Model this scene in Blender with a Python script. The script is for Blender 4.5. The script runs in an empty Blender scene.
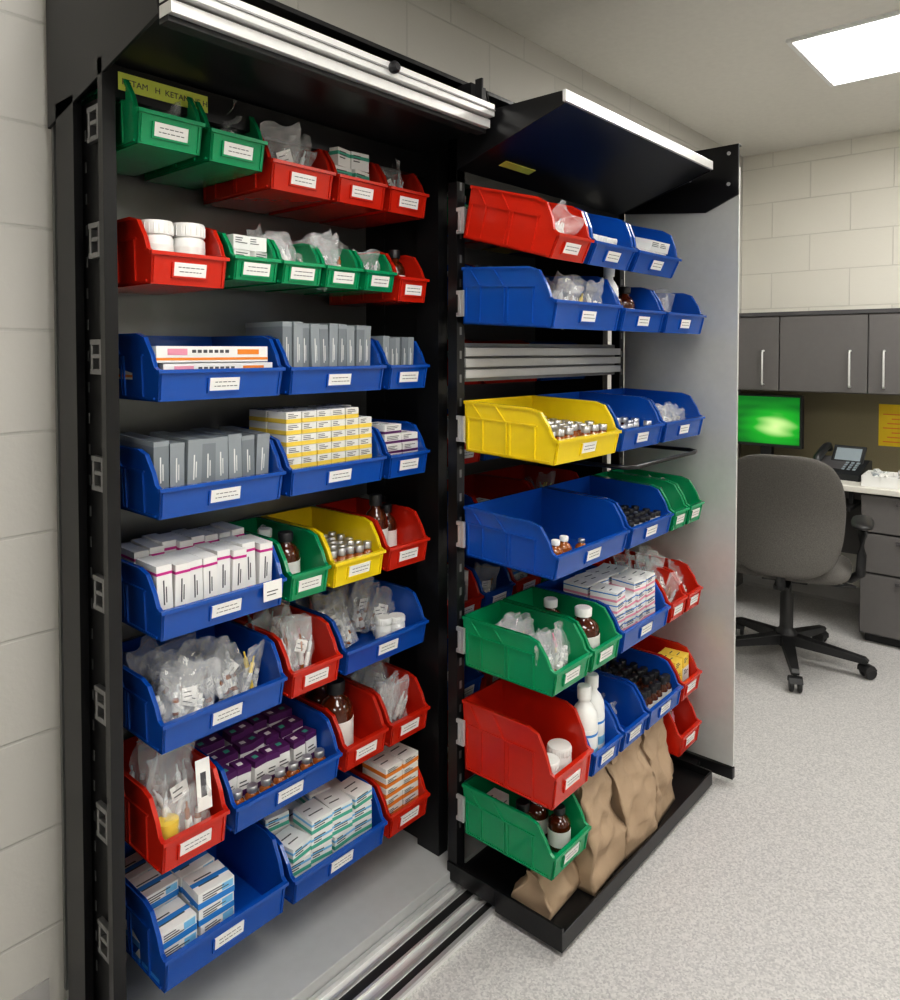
import bpy, bmesh, math, random
from mathutils import Matrix, Vector, Euler, noise
R=random.Random(7)
scene=bpy.context.scene
try:
    scene.view_settings.view_transform='Standard'
    scene.view_settings.exposure=0.0
    scene.view_settings.look='Medium High Contrast'
except Exception as e: print(e)

# ---------------------------------------------------------------- materials
def mat(name,col,rough=.5,metal=0.,var=.05,scale=40.,bump=0.,bscale=200.,alpha=1.,emis=0.,spec=.5,coat=0.):
    m=bpy.data.materials.new(name); m.use_nodes=True
    nt=m.node_tree; N=nt.nodes; L=nt.links
    b=N['Principled BSDF']
    tc=N.new('ShaderNodeTexCoord')
    no=N.new('ShaderNodeTexNoise'); no.inputs['Scale'].default_value=scale; no.inputs['Detail'].default_value=3
    L.new(tc.outputs['Object'],no.inputs['Vector'])
    mx=N.new('ShaderNodeMix'); mx.data_type='RGBA'
    c1=[max(0,c*(1-var)) for c in col]; c2=[min(1,c*(1+var)) for c in col]
    mx.inputs['A'].default_value=(*c1,1); mx.inputs['B'].default_value=(*c2,1)
    L.new(no.outputs['Fac'],mx.inputs['Factor'])
    L.new(mx.outputs['Result'],b.inputs['Base Color'])
    b.inputs['Roughness'].default_value=rough; b.inputs['Metallic'].default_value=metal
    b.inputs['Alpha'].default_value=alpha
    b.inputs['Specular IOR Level'].default_value=spec
    b.inputs['Coat Weight'].default_value=coat
    b.inputs['Coat Roughness'].default_value=.12
    if emis>0:
        b.inputs['Emission Color'].default_value=(*col,1); b.inputs['Emission Strength'].default_value=emis
    if bump>0:
        n2=N.new('ShaderNodeTexNoise'); n2.inputs['Scale'].default_value=bscale; n2.inputs['Detail'].default_value=4
        L.new(tc.outputs['Object'],n2.inputs['Vector'])
        bp=N.new('ShaderNodeBump'); bp.inputs['Strength'].default_value=bump; bp.inputs['Distance'].default_value=.002
        L.new(n2.outputs['Fac'],bp.inputs['Height']); L.new(bp.outputs['Normal'],b.inputs['Normal'])
    return m

def block_mat(name,axis,col,mort):
    m=bpy.data.materials.new(name); m.use_nodes=True
    nt=m.node_tree; N=nt.nodes; L=nt.links; b=N['Principled BSDF']
    g=N.new('ShaderNodeNewGeometry'); s=N.new('ShaderNodeSeparateXYZ'); c=N.new('ShaderNodeCombineXYZ')
    L.new(g.outputs['Position'],s.inputs[0]); L.new(s.outputs[axis],c.inputs[0]); L.new(s.outputs[2],c.inputs[1])
    br=N.new('ShaderNodeTexBrick'); L.new(c.outputs[0],br.inputs['Vector'])
    br.offset=.5; br.inputs['Scale'].default_value=1; br.inputs['Brick Width'].default_value=.406
    br.inputs['Row Height'].default_value=.203; br.inputs['Mortar Size'].default_value=.004
    br.inputs['Mortar Smooth'].default_value=.6
    br.inputs['Color1'].default_value=(*col,1); br.inputs['Color2'].default_value=(*[x*.97 for x in col],1)
    br.inputs['Mortar'].default_value=(*mort,1)
    L.new(br.outputs['Color'],b.inputs['Base Color'])
    no=N.new('ShaderNodeTexNoise'); no.inputs['Scale'].default_value=90; no.inputs['Detail'].default_value=5
    L.new(g.outputs['Position'],no.inputs['Vector'])
    ma=N.new('ShaderNodeMath'); ma.operation='MULTIPLY'; ma.inputs[1].default_value=.25
    L.new(no.outputs['Fac'],ma.inputs[0])
    su=N.new('ShaderNodeMath'); su.operation='SUBTRACT'; L.new(ma.outputs[0],su.inputs[0]); L.new(br.outputs['Fac'],su.inputs[1])
    bp=N.new('ShaderNodeBump'); bp.inputs['Strength'].default_value=.45; bp.inputs['Distance'].default_value=.004
    L.new(su.outputs[0],bp.inputs['Height']); L.new(bp.outputs['Normal'],b.inputs['Normal'])
    b.inputs['Roughness'].default_value=.5
    return m

def floor_mat():
    m=bpy.data.materials.new('speckled_vinyl'); m.use_nodes=True
    nt=m.node_tree; N=nt.nodes; L=nt.links; b=N['Principled BSDF']
    g=N.new('ShaderNodeNewGeometry')
    v=N.new('ShaderNodeTexVoronoi'); v.inputs['Scale'].default_value=230; L.new(g.outputs['Position'],v.inputs['Vector'])
    no=N.new('ShaderNodeTexNoise'); no.inputs['Scale'].default_value=120; no.inputs['Detail'].default_value=6; L.new(g.outputs['Position'],no.inputs['Vector'])
    s=N.new('ShaderNodeSeparateColor'); L.new(v.outputs['Color'],s.inputs[0])
    ad=N.new('ShaderNodeMath'); ad.operation='ADD'; L.new(s.outputs[0],ad.inputs[0]); L.new(no.outputs['Fac'],ad.inputs[1])
    hf=N.new('ShaderNodeMath'); hf.operation='MULTIPLY'; hf.inputs[1].default_value=.5; L.new(ad.outputs[0],hf.inputs[0])
    r=N.new('ShaderNodeValToRGB'); e=r.color_ramp.elements
    e[0].position=.2; e[0].color=(.39,.385,.385,1); e[1].position=.7; e[1].color=(.60,.585,.57,1)
    L.new(hf.outputs[0],r.inputs[0]); L.new(r.outputs[0],b.inputs['Base Color'])
    b.inputs['Roughness'].default_value=.4
    return m

def screen_mat():
    m=bpy.data.materials.new('monitor_screen'); m.use_nodes=True
    nt=m.node_tree; N=nt.nodes; L=nt.links; b=N['Principled BSDF']
    tc=N.new('ShaderNodeTexCoord')
    mp=N.new('ShaderNodeMapping'); mp.inputs['Location'].default_value=(0,.28,.25); mp.inputs['Scale'].default_value=(1,5,8); L.new(tc.outputs['Object'],mp.inputs[0])
    gr=N.new('ShaderNodeTexGradient'); gr.gradient_type='SPHERICAL'; L.new(mp.outputs[0],gr.inputs[0])
    w=N.new('ShaderNodeTexWave'); w.wave_type='BANDS'; w.bands_direction='Z'; w.inputs['Scale'].default_value=.8; w.inputs['Distortion'].default_value=7; w.inputs['Detail'].default_value=1; w.inputs['Detail Scale'].default_value=.6; L.new(mp.outputs[0],w.inputs['Vector'])
    ad=N.new('ShaderNodeMath'); ad.operation='MULTIPLY_ADD'; ad.inputs[1].default_value=.12
    L.new(w.outputs['Fac'],ad.inputs[0]); L.new(gr.outputs['Fac'],ad.inputs[2])
    r=N.new('ShaderNodeValToRGB'); e=r.color_ramp.elements
    e[0].position=.0; e[0].color=(.0,.16,.015,1); e[1].position=1.0; e[1].color=(.75,1,.4,1)
    x=e.new(.5); x.color=(.015,.42,.03,1)
    L.new(ad.outputs[0],r.inputs[0]); L.new(r.outputs[0],b.inputs['Emission Color']); b.inputs['Emission Strength'].default_value=.9
    b.inputs['Base Color'].default_value=(0,0.02,0,1); b.inputs['Roughness'].default_value=.3
    return m

BLK=mat('black_powdercoat',(.009,.009,.010),.30)
BLKM=mat('black_matte',(.015,.015,.016),.5)
ALU=mat('aluminium_rail',(.80,.80,.79),.32,.5)
SIL=mat('zinc_bracket',(.62,.62,.62),.35,.6)
DSIL=mat('dark_zinc_bracket',(.26,.26,.26),.35,.7)
GRYP=mat('grey_painted_steel',(.50,.51,.51),.38,.1)
GRYB=mat('grey_back_panel',(.24,.245,.245),.35,.5)
GRYS=mat('grey_shelf_steel',(.30,.30,.30),.4,.3)
ENDP=mat('brushed_steel_panel',(.70,.71,.69),.36,.4)
BIN={'blue':mat('blue_plastic',(.005,.082,.40),.26,coat=.35),
     'red':mat('red_plastic',(.56,.022,.007),.26,coat=.35),
     'green':mat('green_plastic',(.003,.29,.115),.26,coat=.35),
     'yellow':mat('yellow_plastic',(.86,.64,.010),.28,coat=.35)}
WHT=mat('white_card',(.80,.80,.78),.6)
LBL=mat('label_paper',(.84,.83,.80),.55)
INK=mat('ink',(.08,.08,.09),.6)
GBX=mat('grey_carton',(.21,.235,.255),.5)
GBX2=mat('grey_carton_light',(.29,.32,.34),.5)
MAG=mat('magenta_print',(.55,.03,.25),.5)
ORG=mat('orange_print',(.8,.25,.03),.5)
YEL=mat('yellow_print',(.9,.66,.10),.5)
BLU=mat('blue_print',(.03,.22,.6),.5)
LBU=mat('light_blue_print',(.2,.5,.75),.5)
GRN=mat('green_print',(.08,.42,.3),.5)
PNK=mat('pink_print',(.75,.3,.4),.5)
PUR=mat('purple_cap',(.10,.02,.12),.4)
AMB=mat('amber_glass',(.07,.014,.003),.08,coat=.5)
AMBL=mat('amber_vial',(.30,.085,.015),.12,coat=.5)
CLR=mat('clear_vial',(.75,.78,.78),.1,alpha=.6)
WPL=mat('white_plastic',(.82,.82,.80),.35)
BCAP=mat('black_cap',(.015,.015,.018),.4)
SCAP=mat('silver_cap',(.6,.6,.62),.3,.8)
BAG=mat('clear_poly_bag',(.9,.91,.92),.08,alpha=.20,var=.02,coat=.6)
BAGC=mat('syringe_plastic',(.72,.74,.75),.25,alpha=.8)
KRAFT=mat('kraft_paper',(.40,.29,.195),.75,var=.12,scale=15,bump=.5,bscale=30)
FABR=mat('chair_fabric',(.115,.108,.10),.95,var=.5,scale=260,bump=.6,bscale=400)
CPL=mat('chair_plastic',(.020,.020,.021),.45)
LAM=mat('grey_laminate',(.14,.133,.13),.45)
LAMD=mat('dark_laminate',(.08,.077,.08),.45)
TOP=mat('cream_worktop',(.72,.70,.64),.4)
TACK=mat('tan_tackboard',(.24,.21,.135),.9,var=.15,scale=200)
YST=mat('yellow_tape_label',(.62,.68,.12),.5)
YNOT=mat('yellow_notice',(.85,.6,.02),.6)
CEIL=mat('ceiling_paint',(.76,.74,.69),.8)
DIFF=mat('troffer_diffuser',(1,.98,.94),.5,emis=13.5)
FRM=mat('white_troffer_frame',(.8,.8,.79),.5)
BASE=mat('cove_base_vinyl',(.42,.41,.40),.5)
PHB=mat('phone_plastic',(.02,.022,.024),.35)
LCD=mat('phone_lcd',(.28,.33,.36),.2)

# ---------------------------------------------------------------- mesh builder
class MB:
    def __init__(s): s.v=[];s.f=[];s.mi=[];s.sm=[];s.mats=[]
    def idx(s,m):
        if m not in s.mats: s.mats.append(m)
        return s.mats.index(m)
    def add(s,vs,fs,m,M=None,smooth=False):
        o=len(s.v); k=s.idx(m)
        for p in vs:
            p=Vector(p)
            if M is not None: p=M@p
            s.v.append(p)
        for f in fs:
            s.f.append([o+i for i in f]); s.mi.append(k); s.sm.append(smooth)
    def box(s,x0,x1,y0,y1,z0,z1,m,M=None):
        v=[(x0,y0,z0),(x1,y0,z0),(x1,y1,z0),(x0,y1,z0),(x0,y0,z1),(x1,y0,z1),(x1,y1,z1),(x0,y1,z1)]
        s.add(v,[(0,3,2,1),(4,5,6,7),(0,1,5,4),(1,2,6,5),(2,3,7,6),(3,0,4,7)],m,M)
    def prism(s,pts,axis,a0,a1,m,M=None):
        n=len(pts); v=[]
        for a in (a0,a1):
            for p in pts:
                v.append((a,p[0],p[1]) if axis=='x' else ((p[0],a,p[1]) if axis=='y' else (p[0],p[1],a)))
        f=[tuple(range(n))[::-1],tuple(range(n,2*n))]
        for i in range(n):
            j=(i+1)%n; f.append((i,j,n+j,n+i))
        s.add(v,f,m,M)
    def lathe(s,prof,m,c=(0,0,0),seg=14,M=None):
        v=[];f=[];n=len(prof)
        for r,z in prof:
            for k in range(seg):
                a=2*math.pi*k/seg; v.append((c[0]+r*math.cos(a),c[1]+r*math.sin(a),c[2]+z))
        for i in range(n-1):
            for k in range(seg):
                k2=(k+1)%seg; f.append((i*seg+k,i*seg+k2,(i+1)*seg+k2,(i+1)*seg+k))
        s.add(v,f,m,M,True)
        s.add([v[k] for k in range(seg)],[tuple(range(seg))[::-1]],m,M)
        s.add([v[(n-1)*seg+k] for k in range(seg)],[tuple(range(seg))],m,M)
    def tube(s,pts,r,m,seg=8,M=None):
        pts=[Vector(p) for p in pts]; v=[];f=[];n=len(pts)
        for i,p in enumerate(pts):
            t=(pts[min(i+1,n-1)]-pts[max(i-1,0)]).normalized()
            u=t.cross(Vector((0,0,1)))
            if u.length<.05: u=t.cross(Vector((0,1,0)))
            u.normalize(); w=t.cross(u)
            for k in range(seg):
                a=2*math.pi*k/seg; v.append(p+u*r*math.cos(a)+w*r*math.sin(a))
        for i in range(n-1):
            for k in range(seg):
                k2=(k+1)%seg; f.append((i*seg+k,i*seg+k2,(i+1)*seg+k2,(i+1)*seg+k))
        f.append(tuple(range(seg))); f.append(tuple(range((n-1)*seg,n*seg)))
        s.add(v,f,m,M,True)
    def mesh(s,name):
        me=bpy.data.meshes.new(name)
        me.from_pydata([tuple(p) for p in s.v],[],s.f)
        for m in s.mats: me.materials.append(m)
        for i,p in enumerate(me.polygons): p.material_index=s.mi[i]; p.use_smooth=s.sm[i]
        bm=bmesh.new(); bm.from_mesh(me); bmesh.ops.recalc_face_normals(bm,faces=bm.faces); bm.to_mesh(me); bm.free()
        return me
    def build(s,name,loc=(0,0,0),rot=(0,0,0),parent=None,bevel=0,subsurf=0):
        return obj(name,s.mesh(name),loc,rot,parent,bevel,subsurf)
def obj(name,me,loc=(0,0,0),rot=(0,0,0),parent=None,bevel=0,subsurf=0):
    o=bpy.data.objects.new(name,me); scene.collection.objects.link(o)
    o.location=loc; o.rotation_euler=rot
    if parent: o.parent=parent
    if bevel:
        b=o.modifiers.new('bevel','BEVEL'); b.width=bevel; b.segments=2; b.limit_method='ANGLE'; b.angle_limit=math.radians(40)
    if subsurf:
        b=o.modifiers.new('sub','SUBSURF'); b.levels=subsurf; b.render_levels=subsurf
    return o
def empty(name,loc=(0,0,0),rot=(0,0,0)):
    o=bpy.data.objects.new(name,None); scene.collection.objects.link(o); o.location=loc; o.rotation_euler=rot; o.empty_display_size=.1
    return o
def T(x,y,z,rx=0,ry=0,rz=0): return Matrix.Translation((x,y,z))@Euler((rx,ry,rz)).to_matrix().to_4x4()
def text(name,body,size,loc,rot,m,parent):
    c=bpy.data.curves.new(name,'FONT'); c.body=body; c.size=size; c.extrude=.0002; c.materials.append(m)
    o=bpy.data.objects.new(name,c); scene.collection.objects.link(o); o.location=loc; o.rotation_euler=rot
    if parent: o.parent=parent
    return o

# ---------------------------------------------------------------- room
XW,YW,H=4.45,1.59,2.52
XB,YB=-2.2,-3.6
def slab(name,x0,x1,y0,y1,z0,z1,m):
    b=MB(); b.box(x0,x1,y0,y1,z0,z1,m); return b.build(name)
slab('floor',XB-.1,XW+.1,YB-.1,YW+.1,-.1,0,floor_mat())
slab('ceiling',XB-.1,XW+.1,YB-.1,YW+.1,H,H+.1,CEIL)
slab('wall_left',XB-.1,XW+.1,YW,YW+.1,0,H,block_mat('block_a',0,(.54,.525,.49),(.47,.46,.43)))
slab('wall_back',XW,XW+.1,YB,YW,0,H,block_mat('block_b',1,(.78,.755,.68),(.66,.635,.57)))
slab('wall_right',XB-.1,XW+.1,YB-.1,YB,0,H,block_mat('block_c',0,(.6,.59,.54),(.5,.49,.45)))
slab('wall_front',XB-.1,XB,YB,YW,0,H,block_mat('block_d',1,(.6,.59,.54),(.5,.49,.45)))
b=MB(); b.prism([(YW,0),(YW-.018,0),(YW-.006,.012),(YW-.004,.1),(YW,.1)],'x',XB,.575,BASE); b.build('baseboard_left')
b=MB(); b.prism([(XW,0),(XW-.018,0),(XW-.006,.012),(XW-.004,.1),(XW,.1)],'y',YB,YW-.02,BASE); b.build('baseboard_back')

def troffer(x0,y0):
    w,l=.61,1.22
    p=empty('ceiling_light_troffer',(x0,y0,H))
    b=MB(); t=.018
    b.box(0,w,-l,-l+t,-.012,0,FRM); b.box(0,w,-t,0,-.012,0,FRM); b.box(0,t,-l+t,-t,-.012,0,FRM); b.box(w-t,w,-l+t,-t,-.012,0,FRM)
    b.build('frame',parent=p)
    b=MB(); b.box(t,w-t,-l+t,-t,-.006,-.001,DIFF); b.build('diffuser',parent=p)
for x,y in ((2.88,.88),(.35,.62),(2.88,-1.4),(.35,-1.7),(-1.7,-.3)): troffer(x,y)

# ---------------------------------------------------------------- bins
cache={}
def bin_mesh(col,w,d,h,fr=.46):
    k=(col,round(w,3),round(d,3),h)
    if k in cache: return cache[k]
    b=MB(); m=BIN[col]; t=.003; fh=h*fr; sh=d*.27; hw=w/2
    prof=[(.010,0),(d-.006,0),(d,h),(sh,h),(sh*.62,h*.94),(sh*.30,fh+(h-fh)*.42),(.012,fh+.006),(0,fh)]
    for s in (-1,1):
        a0,a1=sorted((s*hw,s*(hw-t)))
        b.prism(prof,'x',a0,a1,m)
        top=[(d,h),(sh,h),(sh*.62,h*.94),(sh*.30,fh+(h-fh)*.42),(.012,fh+.006),(0,fh)]
        r0,r1=sorted((s*(hw-.005),s*(hw+.0035)))
        for i in range(len(top)-1):
            p,q=top[i],top[i+1]
            dx,dz=q[0]-p[0],q[1]-p[1]; L=math.hypot(dx,dz); nx,nz=-dz/L*.0065,dx/L*.0065
            b.prism([p,q,(q[0]+nx,q[1]+nz),(p[0]+nx,p[1]+nz)],'x',r0,r1,m)
        e0,e1=sorted((s*(hw),s*(hw+.0034)))
        b.box(e0,e1,sh*.75,d-.012,h*.66,h*.66+.004,m)
        b.box(e0,e1,.02,d-.012,.004,.008,m)
        for yy in (d*.22,d*.48,d*.52,d*.78,d-.016):
            b.box(e0,e1,yy,yy+.004,.006,h*.66,m)
        b.prism([(d*.78,h*.66),(d*.78+.004,h*.66),(d*.9+.004,h-.006),(d*.9,h-.006)],'x',e0,e1,m)
        b.prism([(d*.52,h*.66),(d*.52+.004,h*.66),(d*.64+.004,h-.006),(d*.64,h-.006)],'x',e0,e1,m)
    b.box(-hw,hw,.010,d-.006,0,t,m)
    b.prism([(d-.006-t,0),(d-.006,0),(d,h),(d-t,h)],'x',-hw,hw,m)
    b.box(-hw-.003,hw+.003,d-.004,d+.001,h-.008,h,m)
    b.prism([(.010,0),(.010+t,0),(t,fh),(0,fh)],'x',-hw,hw,m)
    b.box(-hw-.003,hw+.003,-.005,.006,fh-.006,fh+.001,m)
    lw=min(.068,w*.62)/2; lh=.0125; cz=fh*.5
    def fy(z): return .010*(1-z/fh)
    def fbox(x0,x1,z0,z1,tk,mm,off=0):
        b.prism([(fy(z0)-off,z0),(fy(z0)-off-tk,z0),(fy(z1)-off-tk,z1),(fy(z1)-off,z1)],'x',x0,x1,mm)
    fbox(-lw-.004,lw+.004,cz-lh-.004,cz-lh,.004,m); fbox(-lw-.004,-lw,cz-lh,cz+lh,.004,m); fbox(lw,lw+.004,cz-lh,cz+lh,.004,m)
    fbox(-hw+.004,-hw+.008,.003,fh-.008,.003,m); fbox(hw-.008,hw-.004,.003,fh-.008,.003,m)
    fbox(-lw,lw,cz-lh,cz+lh,.0025,LBL)
    rr=random.Random(int(w*1000)+len(cache))
    for z in (cz+.004,cz-.004):
        x=-lw*.75+rr.random()*.004
        while x<lw*.7:
            l=.004+rr.random()*.007; fbox(x,min(x+l,lw*.85),z-.0008,z+.0008,.0004,INK,.0025); x+=l+.002
    for i,p in enumerate(b.v): p.x*=1-.035*(1-min(1,max(0,p.z/h)))
    me=b.mesh(col+'_bin'); cache[k]=me
    return me
D=.276
class Slot: pass
def bin_(col,x0,x1,y,z,d=D,h=.127,tilt=0):
    w=x1-x0-.009
    o=obj(col+'_storage_bin',bin_mesh(col,w,d,h),((x0+x1)/2,y,z),(tilt,0,0),bevel=.0009)
    s=Slot(); s.w=w; s.d=d; s.h=h; s.loc=o.location.copy(); s.rot=(tilt,0,0); return s
def put(s,b,name): b.build(name,s.loc,s.rot)

# ---------------------------------------------------------------- contents
def vial(b,x,y,z,r,h,body,cap,lab=None,M=None,seg=12):
    b.lathe([(r*.9,0),(r,h*.04),(r,h*.66),(r*.6,h*.76),(r*.55,h*.8)],body,(x,y,z),seg,M)
    b.lathe([(r*.72,h*.78),(r*.74,h*.98),(r*.66,h)],cap,(x,y,z),seg,M)
    if lab: b.lathe([(r*1.02,h*.14),(r*1.02,h*.56)],lab,(x,y,z),seg,M)
def jar(b,x,y,z,r,h,M=None,body=None,cap=None):
    body=body or WPL; cap=cap or WPL
    b.lathe([(r*.94,0),(r,.004),(r,h*.72),(r*.86,h*.78)],body,(x,y,z),20,M)
    b.lathe([(r*.97,h*.78),(r*.99,h*.97),(r*.94,h)],cap,(x,y,z),20,M)
    for k in range(20):
        a=2*math.pi*k/20; b.box(-.0008,.0008,-.0008,.0008,h*.8,h*.95,cap,T(x+r*.99*math.cos(a),y+r*.99*math.sin(a),z))
    b.lathe([(r*1.015,h*.12),(r*1.015,h*.62)],LBL,(x,y,z),20,M)
    for q,(a0,a1) in enumerate(((.2,.26),(.34,.38),(.46,.5))):
        for k in range(4): 
            if R.random()<.8: b.box(-.003,.004,-r*1.03,-r*1.0,h*a0,h*a1,INK,T(x,y,z,0,0,(k-1.5)*.32))
def grid_vials(s,nx,ny,r,h,body,cap,lab,y0=.03,name='medicine_vials',zlift=.0035,yd=None):
    b=MB(); W=s.w-.02-2*r; sp=W/max(1,nx-1)
    yd=yd or 2.25*r
    for j in range(ny):
        for i in range(nx):
            if R.random()<.06: continue
            x=-W/2+i*sp if nx>1 else 0
            y=y0+r+j*yd
            if y+r>s.d-.01: continue
            vial(b,x+R.uniform(-.0015,.0015),y+R.uniform(-.0015,.0015),zlift,r,h*R.uniform(.94,1.03),body,cap,lab)
    put(s,b,name)
def carton(b,x0,x1,y0,y1,z0,z1,m,bands=(),M=None):
    b.box(x0,x1,y0,y1,z0,z1,m,M)
    e=.0004; w=x1-x0; h=z1-z0
    for (a,c,bm) in bands: b.box(x0-e,x1+e,y0-e,y1+e,z0+h*a,z0+h*c,bm,M)
    for k in range(3):
        z=z0+h*(.42+.16*k)+.001; b.box(x0+w*.12,x0+w*R.uniform(.4,.85),y0-2*e,y0,z,z+min(.0022,h*.06),INK,M)
    for k in range(2):
        b.box(x0+w*.15,x0+w*R.uniform(.4,.85),y0+(y1-y0)*(.3+.3*k),y0+(y1-y0)*(.3+.3*k)+.003,z1,z1+e*2,INK,M)
def upright(s,n,hh,dep,mats,bands,y0=.035,name='medicine_cartons',x0=None,x1=None,spine=True,rows_=1):
    b=MB(); xa=(-s.w/2+.012) if x0 is None else x0; xb=(s.w/2-.012) if x1 is None else x1; t=(xb-xa)/n
    for rw in range(rows_):
      for i in range(n):
        m=mats[i%len(mats)]; h=hh*R.uniform(.97,1.03); yy=y0+R.uniform(0,.012)+rw*(dep+.015)
        M=T(xa+i*t,yy,.004+rw*.012,R.uniform(-.02,.05),R.uniform(-.03,.03),R.uniform(-.03,.03))
        b.box(.0008,t-.0008,0,dep,0,h,m,M)
        for (a,c,bm) in bands: b.box(.0004,t-.0004,-.0005,dep+.0005,h*a,h*c,bm,M)
        if spine:
            b.box(t*.3,t*.7,-.0006,0,h*.22,h*.32,WHT if m is not WHT and m is not LBL else PNK,M)
            tm=INK if (m is WHT or m is LBL) else WHT
            b.box(t*.40,t*.48,-.0006,0,h*.42,h*.78,tm,M); b.box(t*.56,t*.62,-.0006,0,h*.45,h*.68,tm,M)
    put(s,b,name)
def stack(s,nx,nz,bw,bh,dep,mats,bands,y0=.03,name='medicine_cartons',jit=.1,x0=None,ny=1):
    b=MB(); xa=-s.w/2+.012 if x0 is None else x0
    for j in range(ny):
      for i in range(nx):
        top=nz if nz<3 else nz-R.choice([0,0,1])
        for k in range(top):
            m=R.choice(mats); M=T(xa+(i+.5)*bw,y0+j*dep*1.05+dep/2,.004+k*bh,0,0,R.uniform(-jit,jit))
            carton(b,-bw*.47,bw*.47,-dep/2+.002,dep/2-.002,.0003,bh-.0005,m,bands,M)
    put(s,b,name)
def sheet(b,w,h,M,m,th=.006,seed=0):
    n=9
    for sgn in (-1,1):
        v=[];f=[]
        for i in range(n+1):
            for j in range(n+1):
                u,q=i/n,j/n
                bul=math.sin(math.pi*u)*math.sin(math.pi*min(1,q))*th*sgn
                nz=noise.noise(Vector((u*4+seed,q*4,seed)))*.016+noise.noise(Vector((u*10+seed,q*10,seed+sgn)))*.006
                v.append(((u-.5)*w*(1+.06*math.sin(q*9+seed)),bul+nz,q*h+.006*math.sin(u*7+seed)*q))
        for i in range(n):
            for j in range(n):
                a=i*(n+1)+j; f.append((a,a+1,a+n+2,a+n+1))
        b.add(v,f,m,M,False)
def baggie(b,M,w,h,kind=0):
    sd=R.uniform(0,50); sheet(b,w,h,M,BAG,.012,sd)
    if R.random()<.55:
        lx=R.uniform(-.25,0)*w; lz=R.uniform(.25,.5)*h; M3=M@T(lx,-.009,lz,0,R.uniform(-.4,.4),0)
        b.box(0,w*.38,-.0006,0,0,h*.2,LBL,M3)
        for q in range(2): b.box(w*.04,w*R.uniform(.2,.34),-.0010,-.0006,h*(.05+.07*q),h*(.065+.07*q),INK,M3)
    tint=[WHT,BAGC,WPL,BAGC,YEL,BAGC,LBL,PNK,AMBL][R.randrange(9)]
    for q in range(R.choice([3,4,5])):
        M2=M@T(R.uniform(-w*.34,w*.34),R.uniform(-.005,.006),h*R.uniform(.02,.12),R.uniform(-.1,.1),R.uniform(-.6,.6),0)
        if kind==1 and q<2: vial(b,0,0,0,.007,.042,AMBL if R.random()<.6 else CLR,WPL,LBL,M2,8)
        else:
            l=h*R.uniform(.4,.72)
            b.lathe([(.0045,0),(.005,.002),(.005,l*.8),(.002,l*.85),(.002,l)],BAGC if q%2 else tint,(0,0,0),8,M2)
            b.lathe([(.0053,l*.2),(.0053,l*.55)],LBL,(0,0,0),8,M2)
    b.box(-w*.5,w*.5,-.0012,.0012,h*.93,h*.945,BAG,M)
def bags(s,n,kind=0,w=(.06,.09),h=(.08,.115),lo=.006,name='bagged_ampoules',y=(.045,.2)):
    n=int(n*1.5+.5); b=MB()
    for i in range(n):
        ww=min(R.uniform(*w),s.w*.75); hh=R.uniform(*h)
        x=(-s.w/2+ww/2+.012)+(s.w-ww-.024)*((i*.618+.2)%1)
        yy=y[0]+(y[1]-y[0])*((i*.37+.1)%1)
        M=T(x,yy,lo+R.uniform(0,.025),R.uniform(-.6,.25),R.uniform(-.45,.45),R.uniform(-.7,.7))
        baggie(b,M,ww,hh,kind)
    put(s,b,name)
def bottles(s,lst,name='medicine_bottles'):
    b=MB()
    for (x,y,r,h,body,cap) in lst:
        b.lathe([(r*.93,0),(r,.004),(r,h*.58),(r*.93,h*.66),(r*.7,h*.74),(r*.44,h*.79),(r*.40,h*.86)],body,(x,y,.004),24)
        b.lathe([(r*.52,h*.84),(r*.54,h*.98),(r*.48,h)],cap,(x,y,.004),18)
        b.lathe([(r*1.015,h*.12),(r*1.015,h*.5)],LBL,(x,y,.004),24)
        if body is WPL:
            b.lathe([(r*1.02,h*.16),(r*1.02,h*.26)],LBU,(x,y,.004),24); b.lathe([(r*1.02,h*.42),(r*1.02,h*.45)],BLU,(x,y,.004),24)
    put(s,b,name)
def jars(s,lst,name='pill_jars'):
    b=MB()
    for (x,y,r,h) in lst: jar(b,x,y,.004,r,h)
    put(s,b,name)

# ---------------------------------------------------------------- left (wall) unit bins
YF=1.284
rows=[1.716,1.502,1.286,1.068,.842,.630,.404,.176]
z=rows[0]
s=bin_('green',.630,.765,YF,z+.035); bags(s,3,h=(.07,.1))
s=bin_('green',.772,.905,YF,z+.03); bags(s,4,h=(.09,.13))
s=bin_('red',.912,1.085,YF,z); bags(s,8,h=(.11,.16),y=(.04,.15))
s=bin_('red',1.09,1.245,YF,z); stack(s,2,3,.055,.042,.06,[WHT,LBL],[(.6,.8,GRN)],jit=.3); bags(s,3,h=(.12,.15),y=(.08,.2))
s=bin_('red',1.25,1.39,YF,z); bags(s,5,h=(.1,.14),y=(.04,.15))
z=rows[1]
s=bin_('red',.65,.815,YF,z); jars(s,[(-.036,.06,.030,.118),(.034,.07,.032,.122),(-.02,.16,.028,.12)])
s=bin_('green',.822,.936,YF,z+.02,d=.24,h=.10); stack(s,2,3,.044,.03,.06,[WHT,LBL],[],jit=.25)
s=bin_('green',.938,1.051,YF,z+.02,d=.24,h=.10); bags(s,4,h=(.08,.12),y=(.03,.12))
s=bin_('green',1.054,1.165,YF,z+.02,d=.24,h=.10); bags(s,5,kind=1,h=(.09,.13),y=(.03,.12))
s=bin_('green',1.17,1.275,YF,z+.02,d=.24,h=.10); bags(s,2)
s=bin_('red',1.282,1.39,YF,z,); bottles(s,[(0,.07,.028,.13,AMB,BCAP),(0,.16,.028,.13,AMB,BCAP)])
z=rows[2]
s=bin_('blue',.66,.947,YF,z)
b=MB()
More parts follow.
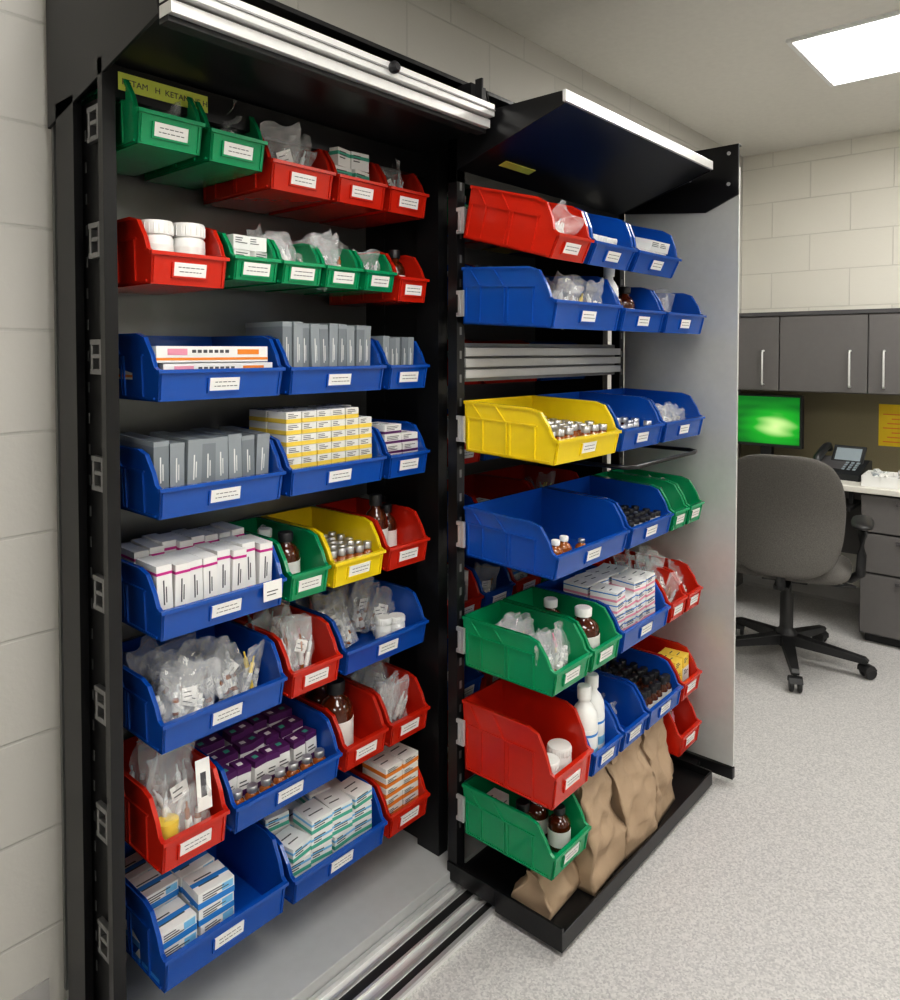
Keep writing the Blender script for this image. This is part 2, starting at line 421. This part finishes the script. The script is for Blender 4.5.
for k in range(3):
    for i in range(2):
        M=T(-.005+R.uniform(-.01,.01),.055+i*.085,.006+k*.033,0,0,R.uniform(-.02,.02))
        b.box(-.122,.122,-.035,.035,0,.031,WHT,M); b.box(-.1221,.1221,-.0354,.0354,.004,.009,ORG,M)
        b.box(-.1,-.06,-.0358,-.035,.014,.026,PNK,M)
        for q in range(7): b.box(-.05+q*.012,-.042+q*.012,-.0358,-.035,.018,.024,INK,M)
        b.box(.05,.1,-.0358,-.035,.015,.025,ORG,M)
put(s,b,'medicine_cartons')
s=bin_('blue',.953,1.24,YF,z); upright(s,10,.15,.14,[GBX,GBX2],[(.93,1.0,GBX2)])
s=bin_('blue',1.247,1.392,YF,z); upright(s,5,.125,.14,[GBX2,GBX],[])
z=rows[3]
s=bin_('blue',.66,.947,YF,z); upright(s,8,.135,.15,[GBX,GBX2,GBX2],[(.93,1.0,GBX2)])
s=bin_('blue',.953,1.24,YF,z); stack(s,6,7,.042,.025,.07,[WHT,LBL],[(.0,.38,YEL)],ny=2,jit=.03)
s=bin_('blue',1.247,1.392,YF,z); stack(s,2,5,.06,.025,.09,[WHT,LBL],[(.1,.35,PUR)],jit=.05)
z=rows[4]
s=bin_('blue',.66,.947,YF,z); upright(s,8,.13,.085,[WHT,LBL],[(.86,.9,MAG)],y0=.03,rows_=2)
b=MB(); b.box(.08,.125,-.0065,-.0055,.022,.062,LBL); b.box(.088,.115,-.007,-.0065,.04,.042,INK); b.box(.088,.11,-.007,-.0065,.033,.035,INK); put(s,b,'bin_sticker')
s=bin_('green',.953,1.066,YF,z); bottles(s,[(0,.09,.032,.125,AMB,BCAP),(0,.17,.032,.12,AMB,WPL)]); bags(s,1,h=(.09,.1),y=(.2,.22))
s=bin_('yellow',1.072,1.236,YF,z); grid_vials(s,5,5,.0145,.075,AMBL,SCAP,LBL,y0=.02)
s=bin_('red',1.243,1.392,YF,z); bottles(s,[(-.03,.09,.031,.17,AMB,BCAP),(.036,.12,.028,.13,AMB,BCAP)])
z=rows[5]
s=bin_('blue',.66,.947,YF,z); bags(s,17,kind=1,h=(.085,.12),y=(.04,.2),w=(.065,.09))
s=bin_('red',.955,1.098,YF,z); bags(s,6,h=(.1,.15))
s=bin_('blue',1.105,1.388,YF,z); bags(s,9,kind=1,h=(.1,.15),y=(.09,.22)); jars(s,[(.03,.05,.02,.08),(.08,.055,.022,.07)])
z=rows[6]
s=bin_('red',.66,.805,YF,z,h=.14)
b=MB()
baggie(b,T(-.01,.06,.05,-.25,.05,.1),.1,.14); baggie(b,T(0,.12,.04,-.2,.1,-.2),.11,.14,1); baggie(b,T(.01,.03,.02,-.1,-.1,0),.09,.10,1); baggie(b,T(-.02,.16,.06,-.1,.3,0),.1,.12,1)
b.box(-.013,.018,-.003,-.002,.05,.145,LBL,T(.03,.02,.02,-.2,.05,0)); b.box(-.004,.008,-.0035,-.003,.075,.12,INK,T(.03,.02,.02,-.2,.05,0))
b.lathe([(.020,0),(.021,.003),(.021,.045)],YEL,(-.035,.045,.03),16)
put(s,b,'bagged_medicine')
s=bin_('blue',.812,1.098,YF,z)
b=MB()
for j in range(4):
    for i in range(7):
        x=-s.w/2+.03+i*.036+R.uniform(-.002,.002); y=.04+j*.046; M=T(x,y,.004,R.uniform(-.05,.05),R.uniform(-.05,.05),R.uniform(-.15,.15))
        if j==0: vial(b,0,0,0,.0155,.06,AMBL,SCAP,LBL,M)
        else:
            hb=.075+.012*j
            b.box(-.016,.016,-.018,.018,0,hb,WHT,M); b.box(-.0163,.0163,-.0183,.0183,hb*.85,hb+.0004,PUR,M); b.box(-.0163,.0163,-.0183,.0183,hb*.3,hb*.45,PUR,M)
            b.box(-.011,.011,-.0188,-.0183,hb*.55,hb*.58,INK,M); b.box(-.011,.006,-.0188,-.0183,hb*.64,hb*.67,INK,M); b.box(-.008,.004,-.006,.006,hb+.0004,hb+.001,GRN if (i+j)%2 else LBL,M)
put(s,b,'boxed_vials')
s=bin_('red',1.105,1.243,YF,z,h=.13); bottles(s,[(-.02,.09,.042,.175,AMB,BCAP),(.01,.19,.04,.15,AMB,BCAP)])
s=bin_('red',1.25,1.392,YF,z); bags(s,7,h=(.11,.16))
z=rows[7]
s=bin_('blue',.66,.947,YF,z,h=.15)
b=MB()
for (i,j,n_) in ((0,0,3),(1,0,4),(0,1,4),(1,1,4),(0,2,4),(1,2,4)):
    for k in range(n_):
        M=T(-.095+i*.083+R.uniform(-.003,.003),.062+j*.074,.004+k*.032,0,0,R.uniform(-.06,.06))
        carton(b,-.039,.039,-.034,.034,.0004,.0315,WHT,[(.0,.38,BLU)],M); b.box(.012,.036,-.0346,-.034,.014,.028,LBU,M); b.box(-.0394,.0394,-.01,.002,.0315,.0322,BLU,M)
put(s,b,'medicine_cartons')
s=bin_('blue',.955,1.24,YF,z); stack(s,4,4,.062,.034,.075,[WHT,LBL],[(.1,.35,GRN),(.6,.75,LBU)],ny=2,jit=.2)
s=bin_('red',1.247,1.392,YF,z); stack(s,2,6,.06,.026,.09,[WHT,LBL],[(.1,.5,ORG)],jit=.05)

cols=['blue','red','green','blue','red','yellow','blue','red']
for k,z in enumerate(rows):
    x=1.485
    while x<2.2:
        w=R.choice([.145,.145,.28]); w=min(w,2.275-x)
        if w<.1: break
        c=cols[(k+int(x*7))%8]
        if k in(2,3): c=R.choice(['red','red','blue'])
        s=bin_(c,x,x+w,YF+.012,z,d=.262)
        R.choice([lambda: bags(s,2),lambda: stack(s,2,3,.045,.03,.08,[WHT,LBL],[(.1,.4,BLU)]),lambda: upright(s,4,.12,.12,[GBX,WHT],[])])()
        x+=w+.005

# ---------------------------------------------------------------- wall cabinets
def bracket(b,x0,x1,y0,y1,z,m):
    b.box(x0,x1,y0,y0+.010,z-.035,z+.03,m); b.box(x0,x1,y0+.010,y1,z-.035,z-.025,m)
    b.box(x0,x1,y0+.010,y1-.008,z-.005,z+.003,m); b.box(x0,x1,y0+.010,y1,z+.02,z+.03,m); b.box(x0-.001,x1+.001,y1-.014,y1-.006,z-.03,z+.02,m)
def wallcab(x0,x1):
    P=empty('medication_storage_cabinet')
    b=MB(); b.box(x0+.012,x1-.012,1.578,1.588,.06,2.1,GRYB); b.build('back_panel',parent=P)
    b=MB()
    b.box(x0,x0+.016,1.455,1.535,.0,1.86,BLK); b.box(x0,x0+.024,1.332,1.350,.0,1.9,BLK)
    b.box(x0+.026,x0+.032,1.352,1.577,.06,1.85,BLKM)
    b.box(x1-.018,x1,1.362,1.588,.0,2.0,BLK); b.box(x1-.035,x1,1.285,1.362,.0,1.9,BLK)
    for i in range(28):
        zz=.16+i*.06; b.box(x1-.022,x1-.018,1.50,1.51,zz,zz+.03,BLKM)
        b.box(x0+.0245,x0+.026,1.46,1.466,zz,zz+.02,DSIL)
        b.box(x1-.022,x1-.014,1.2845,1.285,zz,zz+.025,BLKM)
    b.box(x0+.024,x1-.018,1.335,1.355,1.835,1.893,BLK)
    b.build('uprights',parent=P,bevel=.0015)
    b=MB()
    for z in rows:
        b.box(x0+.033,x1-.019,1.5635,1.5775,z+.07,z+.125,GRYS)
        bracket(b,x0+.012,x0+.022,1.375,1.425,z+.085,DSIL)
    b.build('shelf_rails',parent=P,bevel=.001)
    b=MB()
    for xa in (x0,x1-.006):
        b.prism([(1.575,1.82),(1.575,2.13),(1.16,2.03),(1.128,1.915)],'x',xa,xa+.006,BLK)
    b.prism([(1.575,1.875),(1.575,1.882),(1.13,1.922),(1.13,1.915)],'x',x0+.006,x1-.006,BLK)
    b.prism([(1.575,2.12),(1.575,2.13),(1.16,2.03),(1.16,2.02)],'x',x0+.006,x1-.006,BLK)
    b.build('hood',parent=P,bevel=.001)
    b=MB(); b.box(x0,x1,1.225,1.575,0.0,.045,GRYP); b.build('base_plinth',parent=P,bevel=.002)
    return P
P1=wallcab(.592,1.462); P2=wallcab(1.466,2.31)
b=MB(); b.box(.622,.80,1.3335,1.335,1.85,1.882,YST); b.build('shelf_label_strip',parent=P1)
text('label_text','KETAM   H  KETAMINE H',.0155,(.628,1.3333,1.861),(math.pi/2,0,0),INK,P1)

TR=empty('sliding_track')
b=MB()
RX=1.392
b.box(.592,RX,1.088,1.127,1.905,1.925,ALU); b.box(.592,RX,1.075,1.127,1.929,1.958,ALU); b.box(.592,RX,1.095,1.127,1.925,1.929,BLKM); b.box(.592,RX,1.072,1.075,1.941,1.945,GRYS)
b.box(.592,RX,1.10,1.127,1.895,1.905,BLKM)
b.build('top_rail',parent=TR,bevel=.001)
b=MB(); b.lathe([(.010,0),(.012,.004),(.012,.012),(.007,.018)],BCAP,(0,0,0),16,T(1.055,1.075,1.946,math.pi/2,0,0))
b.box(1.335,1.39,1.10,1.14,1.958,2.0,BLK); b.box(1.35,1.355,1.08,1.10,1.958,2.01,BLK)
b.build('end_stop',parent=TR)
b=MB(); b.box(.35,2.36,1.085,1.222,0.0,.008,ALU)
for y0,y1,mm,zt in ((1.085,1.095,SIL,.016),(1.120,1.128,SIL,.016),(1.150,1.156,SIL,.014),(1.185,1.192,SIL,.016),(1.212,1.222,SIL,.02)): b.box(.35,2.36,y0,y1,.008,zt,mm)
for y0,y1 in ((1.098,1.117),(1.160,1.182)): b.box(.35,2.36,y0,y1,.008,.0095,BLKM)
b.build('floor_rail',parent=TR)

# ---------------------------------------------------------------- sliding front unit
S=empty('sliding_storage_unit')
SX0,SX1=1.408,2.275
TZ=.014
b=MB()
for xa in (SX0,SX1-.03): 
    b.box(xa,xa+.03,1.205,1.235,.05,1.95,BLK)
    for i in range(28):
        zz=.16+i*.06; b.box(xa+.010,xa+.018,1.2045,1.2055,zz,zz+.02,DSIL)
b.box(SX0,SX1,1.205,1.235,1.80,1.86,BLK)
b.build('uprights',parent=S,bevel=.0015)
b=MB()
b.box(SX0,SX1,.892,1.08,TZ+.002,TZ+.02,BLK); b.box(SX0,SX1,1.08,1.235,.025,TZ+.02,BLK); b.box(SX0,SX1,.888,.894,TZ,TZ+.042,BLK)
b.box(SX0-.004,SX0+.003,.888,1.08,TZ,TZ+.055,BLK);b.box(SX0-.004,SX0+.003,1.08,1.235,.025,TZ+.055,BLK); b.box(SX1-.003,SX1+.003,.892,1.235,.025,TZ+.042,BLK)
b.build('base_tray',parent=S,bevel=.001)
HX1=2.235
b=MB()
for xa in (SX0,HX1-.005):
    b.prism([(1.235,1.82),(1.235,1.955),(.9,1.955),(.895,1.925)],'x',xa,xa+.005,BLK)
b.prism([(1.235,1.82),(1.235,1.826),(.9,1.936),(.895,1.929)],'x',SX0+.005,HX1-.005,BLK)
b.box(SX0+.005,HX1-.005,.9,1.235,1.948,1.955,BLK)
b.box(SX0-.001,HX1+.001,.889,.898,1.930,1.956,ALU)
b.build('hood',parent=S,bevel=.001)
b=MB(); M=T(1.50,1.135,1.8545,0,0,0)@Matrix.Rotation(-.313,4,'X')
b.box(0,.13,-.012,.012,-.0045,-.003,YST,M)
b.build('shelf_label_strip',parent=S)
b=MB()
b.box(2.335,2.345,.845,1.235,.06,1.95,ENDP)
b.build('end_panel',parent=S,bevel=.001)
b=MB()
b.box(2.330,2.350,.845,1.235,.02,.055,BLK); b.box(SX1,2.335,.95,1.235,.03,.045,BLK); b.box(SX1-.03,2.335,1.205,1.235,1.9,1.95,BLK)
b.prism([(1.235,1.85),(1.235,2.02),(.845,2.02),(.845,1.865),(.95,1.82)],'x',2.326,2.334,BLK)
b.box(2.326,2.350,.845,1.235,2.015,2.021,BLK)
for yy,zz in ((.875,1.995),(.875,1.90),(1.2,1.995),(1.0,1.93)): b.lathe([(.006,0),(.006,.003)],SIL,(0,0,0),10,T(2.326,yy,zz,0,-math.pi/2,0))
b.build('end_frame',parent=S,bevel=.001)
srows=[1.585,1.43,1.118,.853,.585,.320,.155]
b=MB()
for i,z in enumerate(srows):
    hh=.16 if i==0 else (.11 if i!=5 else .14)
    zz=z+hh-.04
    b.box(SX0+.03,SX1-.03,1.2085,1.222,zz-.02,zz+.035,GRYS)
    bracket(b,SX0-.004,SX0+.004,1.18,1.205,zz,SIL)
for k in range(3): b.box(SX0+.03,SX1-.03,1.20,1.226,1.31+k*.028,1.332+k*.028,SIL)
b.box(SX0+.03,SX1-.03,1.222,1.228,1.30,1.40,GRYS)
b.build('shelf_rails',parent=S,bevel=.001)
b=MB(); zz=1.075
b.tube([(1.75,1.2,zz),(1.75,.95,zz),(1.755,.925,zz),(1.78,.905,zz),(2.15,.905,zz),(2.185,.915,zz),(2.20,.94,zz),(2.20,1.2,zz)],.006,BLK)
b.build('wire_stop',parent=S)
YS=.917
z=srows[0]; t=.27
s=bin_('red',1.392,1.550,YS,z,tilt=t); bags(s,1)
s=bin_('blue',1.556,1.77,YS,z,tilt=t); jars(s,[(-.06,.05,.022,.07),(-.01,.05,.022,.07),(.04,.05,.022,.07),(-.03,.10,.022,.07),(.03,.10,.022,.07)])
s=bin_('blue',1.776,2.04,YS,z,tilt=t); stack(s,4,3,.055,.03,.06,[WHT,LBL],[],jit=.2)
z=srows[1]; t=.06
s=bin_('blue',1.400,1.715,YS,z,h=.14,tilt=t); bags(s,9,kind=1,h=(.08,.11),y=(.04,.12)); 
s=bin_('blue',1.72,1.965,YS,z,tilt=t); bottles(s,[(-.08,.07,.028,.165,WPL,WPL),(-.02,.09,.03,.12,AMB,BCAP),(.05,.09,.03,.12,AMB,BCAP)])
s=bin_('blue',1.972,2.25,YS,z,tilt=t); bags(s,4)
z=srows[2]; t=.04
s=bin_('yellow',1.412,1.715,YS,z,tilt=t); grid_vials(s,7,6,.0165,.072,AMBL,SCAP,LBL,y0=.02)
s=bin_('blue',1.722,1.965,YS,z,tilt=t); grid_vials(s,6,6,.016,.062,AMB,SCAP,LBL,y0=.02)
s=bin_('blue',1.972,2.25,YS,z,tilt=t); bags(s,7,h=(.06,.09),y=(.04,.12))
z=srows[3]
s=bin_('blue',1.412,1.765,YS,z,tilt=t); bottles(s,[(-.10,.05,.02,.07,AMBL,WPL),(-.055,.055,.02,.07,AMBL,WPL),(.02,.05,.016,.05,AMBL,SCAP)])
s=bin_('blue',1.772,2.03,YS,z,tilt=t); grid_vials(s,7,6,.015,.06,CLR,BCAP,LBL,y0=.02)
s=bin_('green',2.037,2.14,YS,z,tilt=t); bags(s,3)
s=bin_('green',2.147,2.25,YS,z,tilt=t); bags(s,3)
z=srows[4]
s=bin_('green',1.412,1.577,YS,z); bags(s,9,h=(.09,.13),kind=1,y=(.03,.17))
s=bin_('green',1.583,1.727,YS,z); bottles(s,[(.0,.07,.042,.13,AMB,WPL),(.0,.17,.035,.13,AMB,WPL)])
s=bin_('blue',1.735,2.02,YS,z); stack(s,4,5,.06,.03,.08,[WHT,LBL],[(.1,.3,PNK),(.7,.8,BLU)],ny=2,jit=.15)
s=bin_('red',2.027,2.137,YS,z); bags(s,7,h=(.12,.17))
s=bin_('red',2.143,2.25,YS,z); bags(s,5,h=(.1,.15))
z=srows[5]
s=bin_('red',1.412,1.585,YS,z,h=.178); jars(s,[(-.035,.05,.028,.085),(.03,.06,.030,.09)])
s=bin_('blue',1.592,1.737,YS,z); bottles(s,[(-.036,.05,.034,.205,WPL,WPL),(.035,.07,.034,.205,WPL,WPL)],'saline_bottles')
s=bin_('blue',1.743,1.885,YS,z); bags(s,3,h=(.06,.08))
s=bin_('blue',1.892,2.11,YS,z); grid_vials(s,6,6,.016,.09,AMB,BCAP,LBL,y0=.02)
s=bin_('red',2.117,2.25,YS,z); stack(s,2,3,.05,.035,.08,[YEL,WHT],[])
z=srows[6]
s=bin_('green',1.412,1.577,YS,z); bottles(s,[(-.035,.12,.032,.12,AMB,BCAP),(.035,.06,.028,.10,AMB,BCAP),(.04,.13,.03,.10,AMB,WPL)]); stack(s,1,2,.06,.05,.05,[WHT],[(.1,.4,BLU)],y0=.18)
s=bin_('red',2.105,2.25,YS,z,h=.14); bags(s,3)

def paper_bag(x,y,w,d,h,rz,seed,name='paper_bag'):
    b=MB(); rings=22; v=[];f=[]; per=48
    for i in range(rings+1):
        q=i/rings; z=h*q
        dd=d*(1-q**1.5*.88); ww=w*(1+.06*math.sin(q*5+seed))
        for k in range(per):
            s_=k/per*4; g=min(.03,dd*.3)*q
            if s_<1: px,py=-ww/2+ww*s_,-dd/2
            elif s_<2: px,py=ww/2-g*math.sin(math.pi*(s_-1)),-dd/2+dd*(s_-1)
            elif s_<3: px,py=ww/2-ww*(s_-2),dd/2
            else: px,py=-ww/2+g*math.sin(math.pi*(s_-3)),dd/2-dd*(s_-3)
            a=noise.noise(Vector((px*13+seed,py*6,z*11))); c=noise.noise(Vector((px*30+seed,py*14,z*26+seed)))
            n=(.5-abs(a)*2)*.022*min(1,q*4); n2=(.5-abs(c)*2)*.010*min(1,q*4)
            v.append((px+n*.4,py-n-n2,z+(n*.5 if q>.9 else 0)))
    for i in range(rings):
        for k in range(per):
            k2=(k+1)%per; f.append((i*per+k,i*per+k2,(i+1)*per+k2,(i+1)*per+k))
    f.append(tuple(range(per))[::-1])
    b.add(v,f,KRAFT,None,True)
    n=10; v=[];f=[]
    for i in range(n+1):
        u=i/n; xx=-w/2+.004+u*(w-.008); wob=.004*math.sin(u*9+seed)
        for (yy,zz) in ((.006,h*.985),(.0,h*1.01),(-.014,h*1.0),(-.020,h*.90),(-.012,h*.90)): v.append((xx,yy+wob,zz+wob))
    for i in range(n):
        for j in range(5):
            j2=(j+1)%5; f.append((i*5+j,i*5+j2,(i+1)*5+j2,(i+1)*5+j))
    b.add(v,f,KRAFT,None,False)
    b.build(name,(x,y,TZ+.0215),(0,0,rz))
paper_bag(1.665,.98,.165,.14,.265,.05,1.0)
paper_bag(1.84,.975,.165,.14,.265,-.08,4.2)
paper_bag(2.01,.985,.15,.13,.262,.1,9.1)
paper_bag(1.505,1.0,.14,.10,.10,.05,12.1)

# ---------------------------------------------------------------- desk area
Dk=empty('office_desk')
b=MB(); b.box(3.88,XW-.005,-1.2,YW-.005,.712,.74,TOP); b.build('worktop',parent=Dk,bevel=.004)
b=MB(); b.box(3.9,XW-.01,YW-.03,YW-.01,0,.712,LAM); b.box(4.36,4.38,.84,1.56,.3,.712,LAM); b.build('side_panel',parent=Dk)
b=MB(); b.box(3.92,4.40,.30,.83,.04,.712,LAMD); b.box(3.94,4.4,.32,.81,0,.04,BLKM)
for z0,z1 in ((.05,.33),(.34,.52),(.53,.70)):
    b.box(3.902,3.92,.305,.825,z0,z1,LAM); b.box(3.892,3.902,.45,.68,z1-.035,z1-.02,LAMD)
b.build('drawer_pedestal',parent=Dk,bevel=.002)
C=empty('wall_mounted_overhead_cabinet')
b=MB(); b.box(4.12,XW-.004,-.9,YW-.005,1.165,1.565,LAM); b.box(4.095,XW-.004,-.9,YW-.005,1.565,1.585,LAMD); b.build('carcass',parent=C)
b=MB(); ys=[YW-.008,1.266,.848,.43,.012,-.406,-.89]
for i in range(6): b.box(4.102,4.12,ys[i+1]+.003,ys[i]-.003,1.17,1.562,LAM)
b.build('doors',parent=C,bevel=.002)
b=MB()
for y in (1.345,.925,.775,.1,-.06):
    b.tube([(4.102,y,1.20),(4.078,y,1.20),(4.076,y,1.21),(4.076,y,1.37),(4.078,y,1.38),(4.102,y,1.38)],.005,ALU)
b.build('handles',parent=C)
b=MB(); b.box(XW-.02,XW-.002,-.9,YW-.01,.745,1.16,TACK); b.build('tackboard')
b=MB(); b.box(XW-.022,XW-.0205,.57,.86,.88,1.10,YNOT)
for k in range(7): b.box(XW-.0228,XW-.022,.59,.84-.02*(k%3),.90+k*.024,.906+k*.024,ORG)
b.build('wall_notice')
Mo=empty('computer_monitor',(4.2,1.36,.742))
b=MB(); b.box(-.02,.02,-.19,.19,.115,.40,BLKM); b.box(.0,.04,-.03,.03,.01,.2,BLKM); b.box(-.09,.09,-.11,.11,0,.012,BLKM); b.build('housing',parent=Mo,bevel=.003)
b=MB(); b.box(-.0015,0,-.178,.178,-.128,.128,screen_mat()); b.build('screen',(-.0205,0,.26),parent=Mo)
b=MB()
b.prism([(-.09,0),(.09,0),(.09,.085),(.06,.09),(-.09,.03)],'y',-.12,.12,PHB)
M=T(-.01,0,.062,0,-.38,0)
b.box(-.05,.075,-.035,.11,0,.006,LAMD,M)
b.box(.0,.10,-.10,.05,.01,.022,PHB,T(.03,0,.06,0,-.95,0)); b.box(.015,.085,-.085,.035,.022,.0232,LCD,T(.03,0,.06,0,-.95,0))
for i in range(4):
    for j in range(3): b.box(-.05+i*.022,-.037+i*.022,-.09+j*.025,-.075+j*.025,.004,.008,LCD,M)
b.tube([(-.08,.085,.06),(-.065,.085,.095),(-.02,.085,.115),(.04,.085,.14),(.075,.085,.145),(.09,.085,.125)],.020,PHB,10)
b.build('desk_telephone',(4.12,.97,.741),(0,0,-.1),bevel=.002)
b=MB(); b.box(-.10,.10,-.16,.16,0,.004,WPL); 
for y in (-.16,-.08,0,.08,.157): b.box(-.10,.10,y,y+.003,.004,.05,WPL)
for x in (-.10,-.03,.03,.097): b.box(x,x+.003,-.16,.16,.004,.05,WPL)
for i in range(34):
    M=T(R.uniform(-.08,.08),R.uniform(-.14,.14),.02+R.random()*.03,R.uniform(-.5,.5),R.uniform(-.5,.5),R.uniform(-2,2)); b.box(-.012,.012,-.016,.016,0,.014,R.choice([WHT,LBL,CLR,CLR,GBX2]),M)
b.build('desk_organiser_tray',(4.02,.675,.741),(0,0,.05))
b=MB(); b.box(3.84,4.1,.86,1.4,.625,.64,BLKM); b.box(3.95,3.97,.87,.89,.64,.712,BLKM); b.box(3.95,3.97,1.37,1.39,.64,.712,BLKM); b.build('keyboard_tray',parent=Dk)
b=MB(); b.lathe([(.03,0),(.033,.01),(.026,.024),(.01,.03)],WPL,(0,0,0),16); b.build('computer_mouse',(3.875,.93,.6405))

# ---------------------------------------------------------------- chair
CH=empty('office_chair',(3.45,1.02,0),(0,0,.2))
b=MB()
b.lathe([(.035,.07),(.045,.09),(.045,.13),(.028,.15),(.028,.30),(.02,.31),(.02,.40)],CPL,(0,0,0),20)
for k in range(5):
    a=2*math.pi*k/5+math.pi+.20; ca,sa=math.cos(a),math.sin(a)
    Mx=Matrix.Rotation(a,4,'Z')
    pr=[(.03,.08),(.31,.062),(.325,.075),(.31,.088),(.03,.125)]
    v=[];f=[]
    for sgn in (-1,1):
        for (x,z) in pr: v.append((x,sgn*(.028-.012*x/.3),z))
    n=len(pr); f=[tuple(range(n))[::-1],tuple(range(n,2*n))]+[(i,(i+1)%n,n+(i+1)%n,n+i) for i in range(n)]
    b.add(v,f,CPL,Mx)
    Mw=Mx@T(.312,0,0)@Matrix.Rotation(.8*k,4,'Z')
    b.lathe([(.008,.03),(.008,.07)],CPL,(0,0,0),10,Mw)
    for sy in (-.024,.008):
        b.lathe([(.022,0),(.027,.003),(.027,.013),(.022,.016)],CPL,(0,0,0),16,Mw@T(.012,sy+.016,.0275,math.pi/2,0,0))
    b.prism([(-.02,.03),(-.018,.05),(.0,.062),(.022,.058),(.036,.04),(.03,.038),(.015,.045)],'y',-.027,.027,CPL,Mw)
b.build('star_base',parent=CH,bevel=.002)
b=MB(); b.box(-.12,.12,-.09,.09,.385,.415,CPL); b.box(-.25,-.05,-.03,.03,.385,.40,CPL)
b.tube([(-.05,-.06,.385),(-.03,-.2,.375),(-.02,-.26,.378)],.006,CPL)
b.tube([(.05,-.06,.385),(.06,-.2,.37),(.07,-.27,.35)],.006,CPL)
b.tube([(-.2,0,.395),(-.25,0,.40),(-.27,0,.43),(-.275,0,.50),(-.265,0,.56)],.018,CPL,10)
b.build('mechanism',parent=CH)
def cushion(name,nx,ny,fn,m,parent):
    b=MB(); v=[];f=[]
    for s_ in (0,1):
        for i in range(nx+1):
            for j in range(ny+1):
                v.append(fn(i/nx*2-1,j/ny*2-1,s_))
    o=(nx+1)*(ny+1)
    for i in range(nx):
        for j in range(ny):
            a=i*(ny+1)+j; f.append((a,a+1,a+ny+2,a+ny+1)); f.append((o+a,o+a+ny+1,o+a+ny+2,o+a+1))
    for i in range(nx):
        a=i*(ny+1); c=a+ny+1; f.append((a,c,o+c,o+a)); a+=ny; c=a+ny+1; f.append((c,a,o+a,o+c))
    for j in range(ny):
        f.append((j+1,j,o+j,o+j+1)); a=nx*(ny+1)+j; f.append((a,a+1,o+a+1,o+a))
    b.add(v,f,m,None,True); return b.build(name,parent=parent,subsurf=1)
def sq(u,v,p=4):
    r=max(abs(u),abs(v)); 
    if r<1e-6: return 0,0
    l=(abs(u)**p+abs(v)**p)**(1/p); return u*r/l,v*r/l
def seatf(u,v,s):
    a,c=sq(u,v); e=max(abs(u),abs(v))
    x=a*.245; y=c*.255
    if s: z=.485-.03*e**6-.012*(1-e)*1+ (-.03*max(0,a)**3)
    else: z=.405+.015*e**6
    return (x+.02,y,z)
cushion('seat',12,12,seatf,FABR,CH)
def backf(u,v,s):
    a,c=sq(u,v,3.6); e=max(abs(u),abs(v))
    wid=.235*(1-.10*max(0,c)**2-.06*max(0,-c)); y=a*wid; z=.705+c*.255
    curve=.075*(a*a); lumb=.025*math.cos(c*2.2)
    x=-.27+curve+lumb-.03*max(0,c)-.02
    th=.05*(1-e**5*.75)
    return (x+(th if s else -.014*(1-e**4)),y,z)
cushion('backrest',12,14,backf,FABR,CH)
for sgn in (-1,1):
    b=MB()
    b.tube([(.02,sgn*.12,.40),(.02,sgn*.25,.40),(.0,sgn*.285,.43),(-.03,sgn*.29,.52),(-.02,sgn*.29,.60),(.0,sgn*.29,.635)],.019,CPL,10)
    b.build('arm_post',parent=CH)
    def armf(u,v,s,sg=sgn):
        a,c=sq(u,v,3); e=max(abs(u),abs(v)); return (.02+a*.13,sg*.29+c*.045,(.665-.012*e**5) if s else .632+.006*e**5)
    cushion('arm_pad',8,4,armf,CPL,CH)

w=bpy.data.worlds.new('world'); scene.world=w; w.use_nodes=True
w.node_tree.nodes['Background'].inputs[0].default_value=(.8,.85,.9,1); w.node_tree.nodes['Background'].inputs[1].default_value=.3
cd=bpy.data.cameras.new('camera'); cam=bpy.data.objects.new('camera',cd); scene.collection.objects.link(cam)
cam.location=(0,0,1.38); cam.rotation_euler=(math.radians(90-1.6),0,math.radians(41.1-90))
cd.lens=741*36/1000; cd.sensor_width=36; cd.shift_y=-.1285; cd.clip_start=.02
scene.camera=cam
